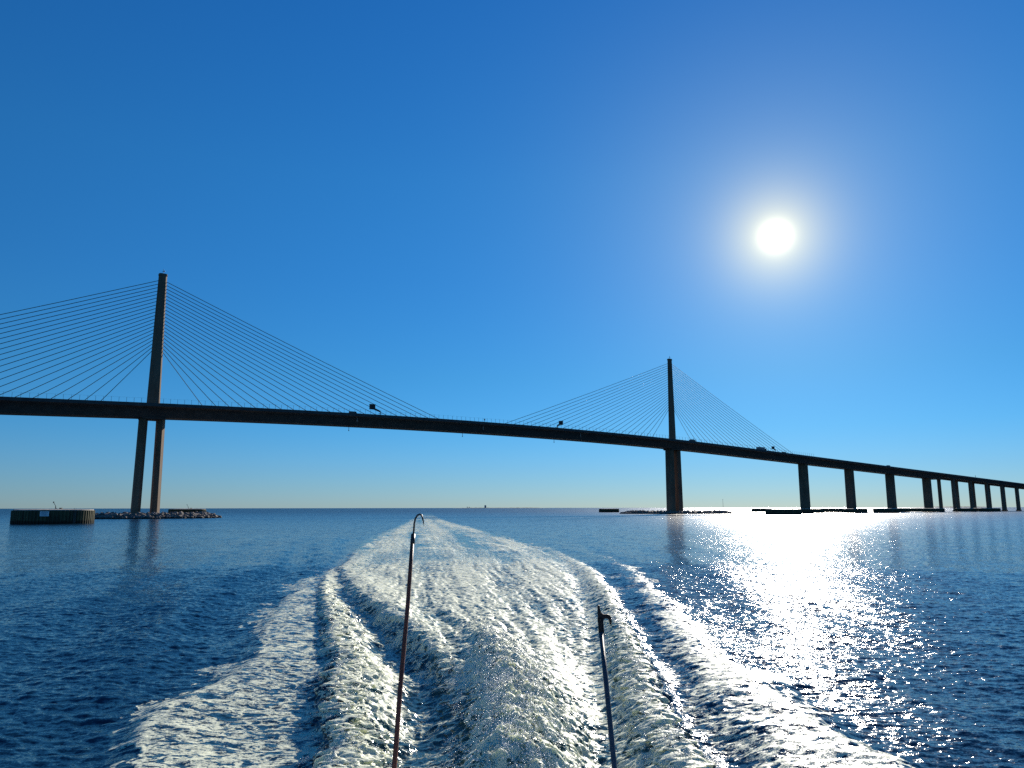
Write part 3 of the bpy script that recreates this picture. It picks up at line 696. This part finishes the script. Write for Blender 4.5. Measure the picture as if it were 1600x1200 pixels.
# ------------------------------------------------------------------ rip-rap islands round the pylons
def boulder(rd, sz):
    n1, n2 = 6, 4; vs = []
    for j in range(n2 + 1):
        ph = math.pi * j / n2
        ring = []
        for i in range(n1):
            a = 2 * math.pi * (i + 0.5 * (j % 2)) / n1; q = sz * rd.uniform(0.72, 1.15)
            ring.append(Vector((q * math.sin(ph) * math.cos(a), q * math.sin(ph) * math.sin(a) * 0.85, q * 0.7 * math.cos(ph))))
        vs.append(ring)
    return vs
def island(cx, cy, ax, ay, rz, hgt, nrock, label, seed, smin, smax):
    t = empty('rock_island', (cx, cy, 0), rz); rd = random.Random(seed)
    bm = bmesh.new(); n_ = 48; loops = []
    for fr, z in ((1.0, -1.5), (0.97, 0.1), (0.86, hgt * 0.62), (0.74, hgt * 0.82), (0.4, hgt * 0.86), (0.1, hgt * 0.88)):
        loops.append([(ax * fr * math.cos(2 * math.pi * k / n_) * (1 + 0.05 * math.sin(k * 2.3)), ay * fr * math.sin(2 * math.pi * k / n_) * (1 + 0.05 * math.cos(k * 1.7)), z + rd.uniform(-.1, .1) * (z > 0)) for k in range(n_)])
    prism(bm, loops); obj('rubble_base', bm, M['rock'], t)
    V, F = [], []
    for k in range(nrock):
        a = rd.uniform(0, 2 * math.pi); fr = 1.02 - abs(rd.gauss(0, 0.10)); z = max(-0.1, min(hgt * 0.85, (1.0 - fr) * hgt * 5.2))
        sz = rd.uniform(smin, smax) * (1.25 if rd.random() < .12 else 1)
        c = Vector((ax * fr * math.cos(a), ay * fr * math.sin(a), z + sz * 0.1)); rot = Matrix.Rotation(rd.uniform(0, 6.28), 3, 'Z') @ Matrix.Rotation(rd.uniform(-.5, .5), 3, 'X')
        vs = boulder(rd, sz); b0 = len(V)
        for ring in vs:
            for v in ring: V.append(tuple(c + rot @ v))
        n1 = len(vs[0])
        for j in range(len(vs) - 1):
            for i in range(n1): F.append((b0 + j * n1 + i, b0 + j * n1 + (i + 1) % n1, b0 + (j + 1) * n1 + (i + 1) % n1, b0 + (j + 1) * n1 + i))
    me = bpy.data.meshes.new('boulders'); me.from_pydata(V, [], F); me.materials.append(M['rock'])
    o = bpy.data.objects.new('boulders', me); C.objects.link(o); o.parent = t; tag(o, kind='stuff')
    tag(t, label, 'island', 'rip-rap islands round the pylons')
p1, p2 = bp(-179.6, 0, 0), bp(179.6, 0, 0)
island(p1.x - 1, p1.y - 1, 33, 27, R(20), 2.3, 900, 'boulder island around the pylon with twin legs', 4, 0.6, 1.35)
island(p2.x + 1, p2.y - 2, 41, 24, R(0), 1.9, 800, 'low dark boulder island around the shaded pylon', 5, 0.6, 1.3)
# thin marker mast on the second island
mx, my = far(1130, 560)
t = empty('marker_mast', (mx, my, 0.6)); bm = bmesh.new(); cyl(bm, (0, 0, -0.4), (0, 0, 9.6), 0.13, 0.07); obj('pole', bm, M['dark_steel'], t)
bm = bmesh.new(); cyl(bm, (0, 0, 9.5), (0, 0, 9.9), 0.2, 0.12); obj('lamp', bm, M['steel'], t)
tag(t, 'thin tall marker mast on the low boulder island', 'mast')

# ------------------------------------------------------------------ far shore
def shore(name, px0, px1, Z, hmax, seed):
    bm = bmesh.new(); rd = random.Random(seed); n_ = 60; a = []; b_ = []
    x0, x1 = far(px0, Z)[0], far(px1, Z)[0]; loops = []
    for k in range(n_ + 1):
        f = k / n_; x = x0 + (x1 - x0) * f
        h = hmax * min(1, 6 * f, 6 * (1 - f)) * (0.55 + 0.45 * rd.random()) + 0.5
        loops.append([(x, Z, -2), (x, Z + 400, -2), (x, Z + 250, h), (x, Z + 60, h * 0.9)])
    prism(bm, loops); tag(obj(name, bm, M['land'], None), kind='structure')
shore('far_shore', 705, 860, 11500, 9, 1); shore('far_shore', 1440, 1560, 9800, 14, 2); shore('far_shore', 1120, 1440, 14000, 7, 3)
def tower(px, Z, wd, hgt, label):
    x, _ = far(px, Z); t = empty('far_building', (x, Z + 100, 0))
    bm = bmesh.new(); box(bm, -wd / 2, wd / 2, -wd / 2, wd / 2, -2, hgt); bmesh.ops.bevel(bm, geom=bm.edges[:], offset=wd * 0.03, segments=1, affect='EDGES'); obj('wall', bm, M['tower'], t)
    bm = bmesh.new(); box(bm, -wd * .3, wd * .3, -wd * .3, wd * .3, hgt + 0.002, hgt * 1.08); obj('roof_house', bm, M['tower'], t)
    for k in range(1, int(hgt / 4)):
        pass
    tag(t, label, 'building', 'far buildings on the horizon')
tower(758, 11500, 28, 42, 'tallest block alone on the horizon beyond the wake')
tower(729.5, 11500, 9, 22, 'slim tower on the horizon first of the pair beyond the wake')
tower(732.6, 11500, 10, 20, 'second slim tower of the pair on the horizon beyond the wake')
tower(743, 11500, 30, 8, 'low wide block on the horizon between slim pair and tallest block')

# ------------------------------------------------------------------ the boat underfoot, below the frame, and the two poles standing at its stern
boat = empty('motor_boat', (0, 0, 0))
tag(boat, 'white motor boat stern carrying the gaff and boat hook', 'boat')
bm = bmesh.new(); loops = []
for yy, hw, zb in ((3.55, 1.95, -0.5), (1.0, 2.0, -0.6), (-3.0, 2.0, -0.7), (-6.5, 1.5, -0.5), (-9.5, 0.15, 0.4)):
    loops.append([(-hw, yy, 1.9), (-hw * 0.93, yy, 0.2), (-hw * .1, yy, zb), (hw * .1, yy, zb), (hw * 0.93, yy, 0.2), (hw, yy, 1.9), (hw - 0.12, yy, 1.9), (hw - 0.12, yy, 1.3), (-hw + 0.12, yy, 1.3), (-hw + 0.12, yy, 1.9)])
loops[-1] = [(x * 0.5, y, z) for x, y, z in [(-.3, -9.5, 1.9), (-.3, -9.5, .8), (-.1, -9.5, .4), (.1, -9.5, .4), (.3, -9.5, .8), (.3, -9.5, 1.9), (.2, -9.5, 1.9), (.2, -9.5, 1.3), (-.2, -9.5, 1.3), (-.2, -9.5, 1.9)]]
prism(bm, loops); hull = obj('hull', bm, M['hull'], boat)
bm = bmesh.new(); box(bm, -1.83, 1.83, 3.35, 3.549, 1.302, 1.9); obj('transom', bm, M['hull'], boat)
bm = bmesh.new(); box(bm, -0.9, 0.9, -1.2, 0.6, 1.302, 2.65); bmesh.ops.bevel(bm, geom=bm.edges[:], offset=0.08, segments=2, affect='EDGES'); obj('tower_step', bm, M['hull'], boat)

F_, CP, SP = 1180.0, math.cos(PITCH), math.sin(PITCH)
def view_pt(px, py, Y):                                      # only used to place the two hand poles 3 m off
    X_ = px - 800; Y_ = 600 - py; d = Vector((X_, F_ * CP - Y_ * SP, F_ * SP + Y_ * CP))
    return Vector((0, 0, CAM_H)) + d * (Y / d.y)
def pole_line(a, b, zend):
    d = (b - a).normalized(); return a + d * ((zend - a.z) / d.z)
# gaff
g_top, g_bot = view_pt(645.5, 836, 3.75), view_pt(615, 1200, 3.20)
foot = pole_line(g_top, g_bot, 2.05)
gaff = empty('gaff', foot); tag(gaff, 'rusty red gaff pole with a bent steel hook at its tip', 'gaff')
rel = lambda v: v - foot
bm = bmesh.new(); n_ = 14
tube(bm, [rel(foot.lerp(g_top, k / n_)) + Vector((0.0015 * math.sin(k * 1.7), 0, 0)) for k in range(n_ + 1)], [0.0115 - 0.002 * k / n_ for k in range(n_ + 1)], 12)
obj('pole', bm, M['gaff'], gaff, True)
hp = [view_pt(*q, 3.75) for q in ((645.0, 850), (645.8, 836), (646.6, 828), (647.2, 818), (649.2, 809.5), (652.5, 804.8), (656.0, 803.2), (659.0, 805.2), (660.6, 810), (661.6, 816), (662.4, 821.5))]
bm = bmesh.new(); tube(bm, [rel(v) for v in hp], [0.0045] * 7 + [0.0042, 0.0038, 0.0026, 0.0006], 10)
obj('hook', bm, M['hook'], gaff, True)
bm = bmesh.new(); dd = (g_top - foot).normalized(); tube(bm, [rel(g_top - dd * 0.05), rel(g_top - dd * 0.03), rel(g_top + dd * 0.004)], [0.0105, 0.0112, 0.0106], 12); obj('ferrule', bm, M['hook'], gaff, True)
# boat hook
b_top, b_bot = view_pt(939.2, 990, 4.05), view_pt(959.6, 1200, 3.60)
bfoot = pole_line(b_top, b_bot, 2.05)
bh = empty('boat_hook', bfoot); tag(bh, 'grey aluminium boat hook with a black plastic hooked head', 'boat hook')
rel2 = lambda v: v - bfoot
bm = bmesh.new(); tube(bm, [rel2(bfoot.lerp(b_top, k / 8)) for k in range(9)], 0.0122, 14); obj('pole', bm, M['pole'], bh, True)
bm = bmesh.new()
Yh = 4.06
sock = [view_pt(*q, Yh) for q in ((939.8, 996), (939.4, 990), (938.6, 976), (937.2, 966))]
tube(bm, [rel2(v) for v in sock], [0.0150, 0.0150, 0.0145, 0.0140], 12)
# flat hooked blade: an outline with its own thickness
outl = [(934.2, 970), (933.6, 946.5), (935.2, 945.8), (936.8, 946.5), (937.4, 952), (939.4, 957.5), (943, 960.2), (948.5, 960.0), (952.5, 961.2), (954.8, 964.5), (955.6, 970), (955.2, 976), (952.6, 976.6), (952.0, 971.5), (949.6, 967.4), (946.0, 966.4), (943.2, 968.2), (942.2, 972)]
fr_ = [rel2(view_pt(*q, Yh - 0.007)) for q in outl]; bk_ = [v + Vector((0, 0.014, 0)) for v in fr_]
prism(bm, [fr_, bk_])
obj('head', bm, M['plastic'], bh)
# the sockets in the stern that hold the two poles
for v, d in ((foot, (g_top - foot).normalized()), (bfoot, (b_top - bfoot).normalized())):
    bm = bmesh.new(); tube(bm, [v - d * 0.02, v + d * 0.30], 0.024, 14); obj('rod_holder', bm, M['hook'], boat, True)
bm = bmesh.new(); ya, yb = min(foot.y, bfoot.y) - 0.2, 3.30
box(bm, -1.0, 1.0, ya, yb, 1.302, 2.02); obj('stern_locker', bm, M['hull'], boat)
